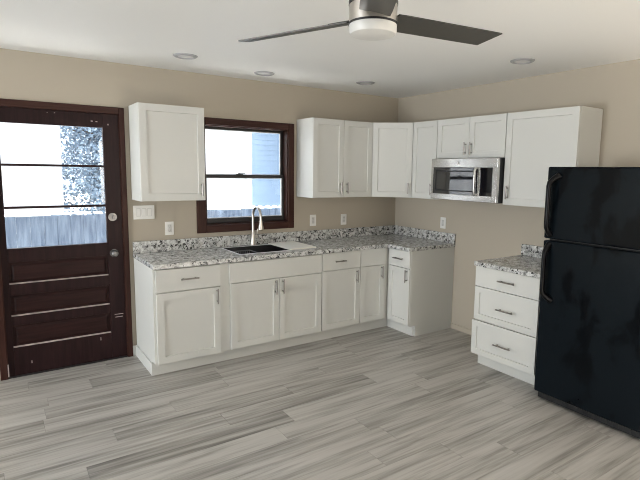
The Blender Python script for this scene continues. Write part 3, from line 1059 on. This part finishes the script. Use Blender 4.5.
def siding_house(name, label, x0, x1, y0, y1, h, mat, gap=0.13, corner=True):
    o = thing(name, label, 'house', ((x0 + x1) / 2, y0, GZ))
    w = x1 - x0
    m = MB().box(-w / 2 + 0.03, w / 2 - 0.03, 0.03, y1 - y0, -0.0, h)
    n = int(h / gap)
    for i in range(n):
        z = i * gap
        tb = bmesh.new()
        for (p, q, r_, s_) in (((-w / 2, 0.004), (w / 2, 0.004), (w / 2 - 0.02, 0.024), (-w / 2 + 0.02, 0.024)),):
            v = [tb.verts.new((p[0], p[1], z)), tb.verts.new((q[0], q[1], z)), tb.verts.new((r_[0], r_[1], z + gap)), tb.verts.new((s_[0], s_[1], z + gap)),
                 tb.verts.new((r_[0], r_[1] + 0.01, z)), tb.verts.new((s_[0], s_[1] + 0.01, z))]
            tb.faces.new((v[0], v[1], v[2], v[3]))
            tb.faces.new((v[1], v[0], v[5], v[4]))
            tb.faces.new((v[4], v[2], v[1]))
            tb.faces.new((v[0], v[3], v[5]))
        m._add(tb)
    m.build('siding', mat, o)
    if corner:
        for s in (-1, 1):
            MB().box(s * (w / 2) - 0.06, s * (w / 2) + 0.06, -0.025, 0.06, 0, h).build('corner_board', M_WSIDE, o)
    m = MB()
    d = y1 - y0
    pts = [(-0.35, h), (d / 2, h + d * 0.32), (d + 0.35, h), (d + 0.35, h - 0.12), (-0.35, h - 0.12)]
    m.prism(pts, -w / 2 - 0.05, w / 2 + 0.05)
    m.build('roof', M_ROOF, o, xf=bmX)
    return o


siding_house('neighbouring_house', 'white outbuilding seen through the left part of the entry door glass', -9.0, -3.03, 5.0, 9.0, 3.3, M_WSIDE)
siding_house('neighbouring_house', 'white clapboard house seen through the left part of the kitchen window', -0.58, 0.38, 5.0, 9.0, 4.8, M_WSIDE)
siding_house('neighbouring_house', 'house with shade painted blue-grey into its siding, seen through the right part of the kitchen window', 0.60, 6.5, 5.6, 10.0, 4.8, M_SHADESIDE, gap=0.11, corner=False)

fe = thing('privacy_fence', 'weathered board fence with snow on top, outside the door and window', 'fence', (-2.2, 2.6, GZ))
m = MB()
for i in range(48):
    x = -4.0 + i * 0.145
    h = 1.50 + random.uniform(-0.015, 0.015)
    m.box(x, x + 0.1435, 0, 0.02, 0.0, h, 0.002)
m.build('boards', M_FENCE, fe)
m = MB()
for z in (0.3, 1.2):
    m.box(-4.0, 2.96, 0.021, 0.06, z, z + 0.08)
m.build('rails', M_FENCE, fe)
m = MB()
for i in range(60):
    x = -4.0 + i * 0.116 + random.uniform(-0.02, 0.02)
    r_ = random.uniform(0.03, 0.055)
    m.lathe([(0, 0), (r_ * 1.5, 0.003), (r_, r_ * 0.5), (0, r_ * 0.75)], (x, 0.012, 1.505), seg=8)
m.build('snow_cap', M_SNOW, fe)


def tree(label, x, y, h, r, z0, n):
    o = thing('tree', label, 'tree', (x, y, GZ))
    m = MB()
    m.tube([(0, 0, 0), (0.03, 0, h * 0.3), (-0.03, 0.02, h * 0.6), (0, 0, h * 0.95)], [0.12, 0.09, 0.06, 0.02], 10)
    rnd = random.Random(3)
    tips = []
    for i in range(26):
        a = rnd.uniform(0, 6.28)
        z = rnd.uniform(z0, h * 0.9)
        L = r * rnd.uniform(0.6, 1.0)
        e = Vector((L * math.cos(a), L * math.sin(a), z + L * 0.35))
        m.tube([(0, 0, z), tuple(e * 0.5 + Vector((0, 0, z)) * 0.5), tuple(e)], [0.035, 0.022, 0.008], 6)
        tips.append((Vector((0, 0, z)), e))
    m.build('trunk', M_BARK, o)
    bm = bmesh.new()
    for i in range(n):
        a, b = rnd.choice(tips)
        t = rnd.uniform(0.25, 1.05)
        c = a.lerp(b, t) + Vector((rnd.uniform(-0.22, 0.22), rnd.uniform(-0.22, 0.22), rnd.gauss(0, 0.18)))
        if i % 2:
            q_, w_ = rnd.uniform(0, 6.283), 1.06 * math.sqrt(rnd.random())
            c = Vector((w_ * math.cos(q_), w_ * math.sin(q_), rnd.uniform(z0, h)))
        s = rnd.uniform(0.03, 0.06)
        d1 = Vector((rnd.gauss(0, 1), rnd.gauss(0, 1), rnd.gauss(0, 1))).normalized()
        d2 = d1.orthogonal().normalized()
        v = [bm.verts.new(c - d1 * s), bm.verts.new(c + d2 * s * 0.55), bm.verts.new(c + d1 * s), bm.verts.new(c - d2 * s * 0.55)]
        bm.faces.new(v)
    q = MB()
    q._add(bm)
    fo = q.build('foliage', M_LEAF, o)
    return o


tree('frosted leafy tree seen through the right part of the entry door glass', -1.88, 6.1, 3.5, 0.86, 0.9, 12000)


def bush(label, x, y, r, h, mat, n=14, seed=1):
    o = thing('snowy_bush', label, 'bush', (x, y, GZ))
    rnd = random.Random(seed)
    bm = bmesh.new()
    for i in range(n):
        tb = bmesh.new()
        bmesh.ops.create_icosphere(tb, subdivisions=2, radius=rnd.uniform(0.5, 0.8) * r)
        c = Vector((rnd.uniform(-r, r) * 0.7, rnd.uniform(-r, r) * 0.5, h * rnd.uniform(0.25, 0.8)))
        for v in tb.verts:
            v.co = v.co * rnd.uniform(0.92, 1.08)
            v.co.z *= 0.7
            v.co += c
        me = bpy.data.meshes.new('t'); tb.to_mesh(me); tb.free(); bm.from_mesh(me); bpy.data.meshes.remove(me)
    q = MB(); q._add(bm, 0, None, True)
    q.build('snow_clumps', mat, o)
    return o


bush('snow-covered bush in the lower right of the kitchen window', 0.42, 3.6, 0.34, 1.45, M_SNOW, 16, 5)
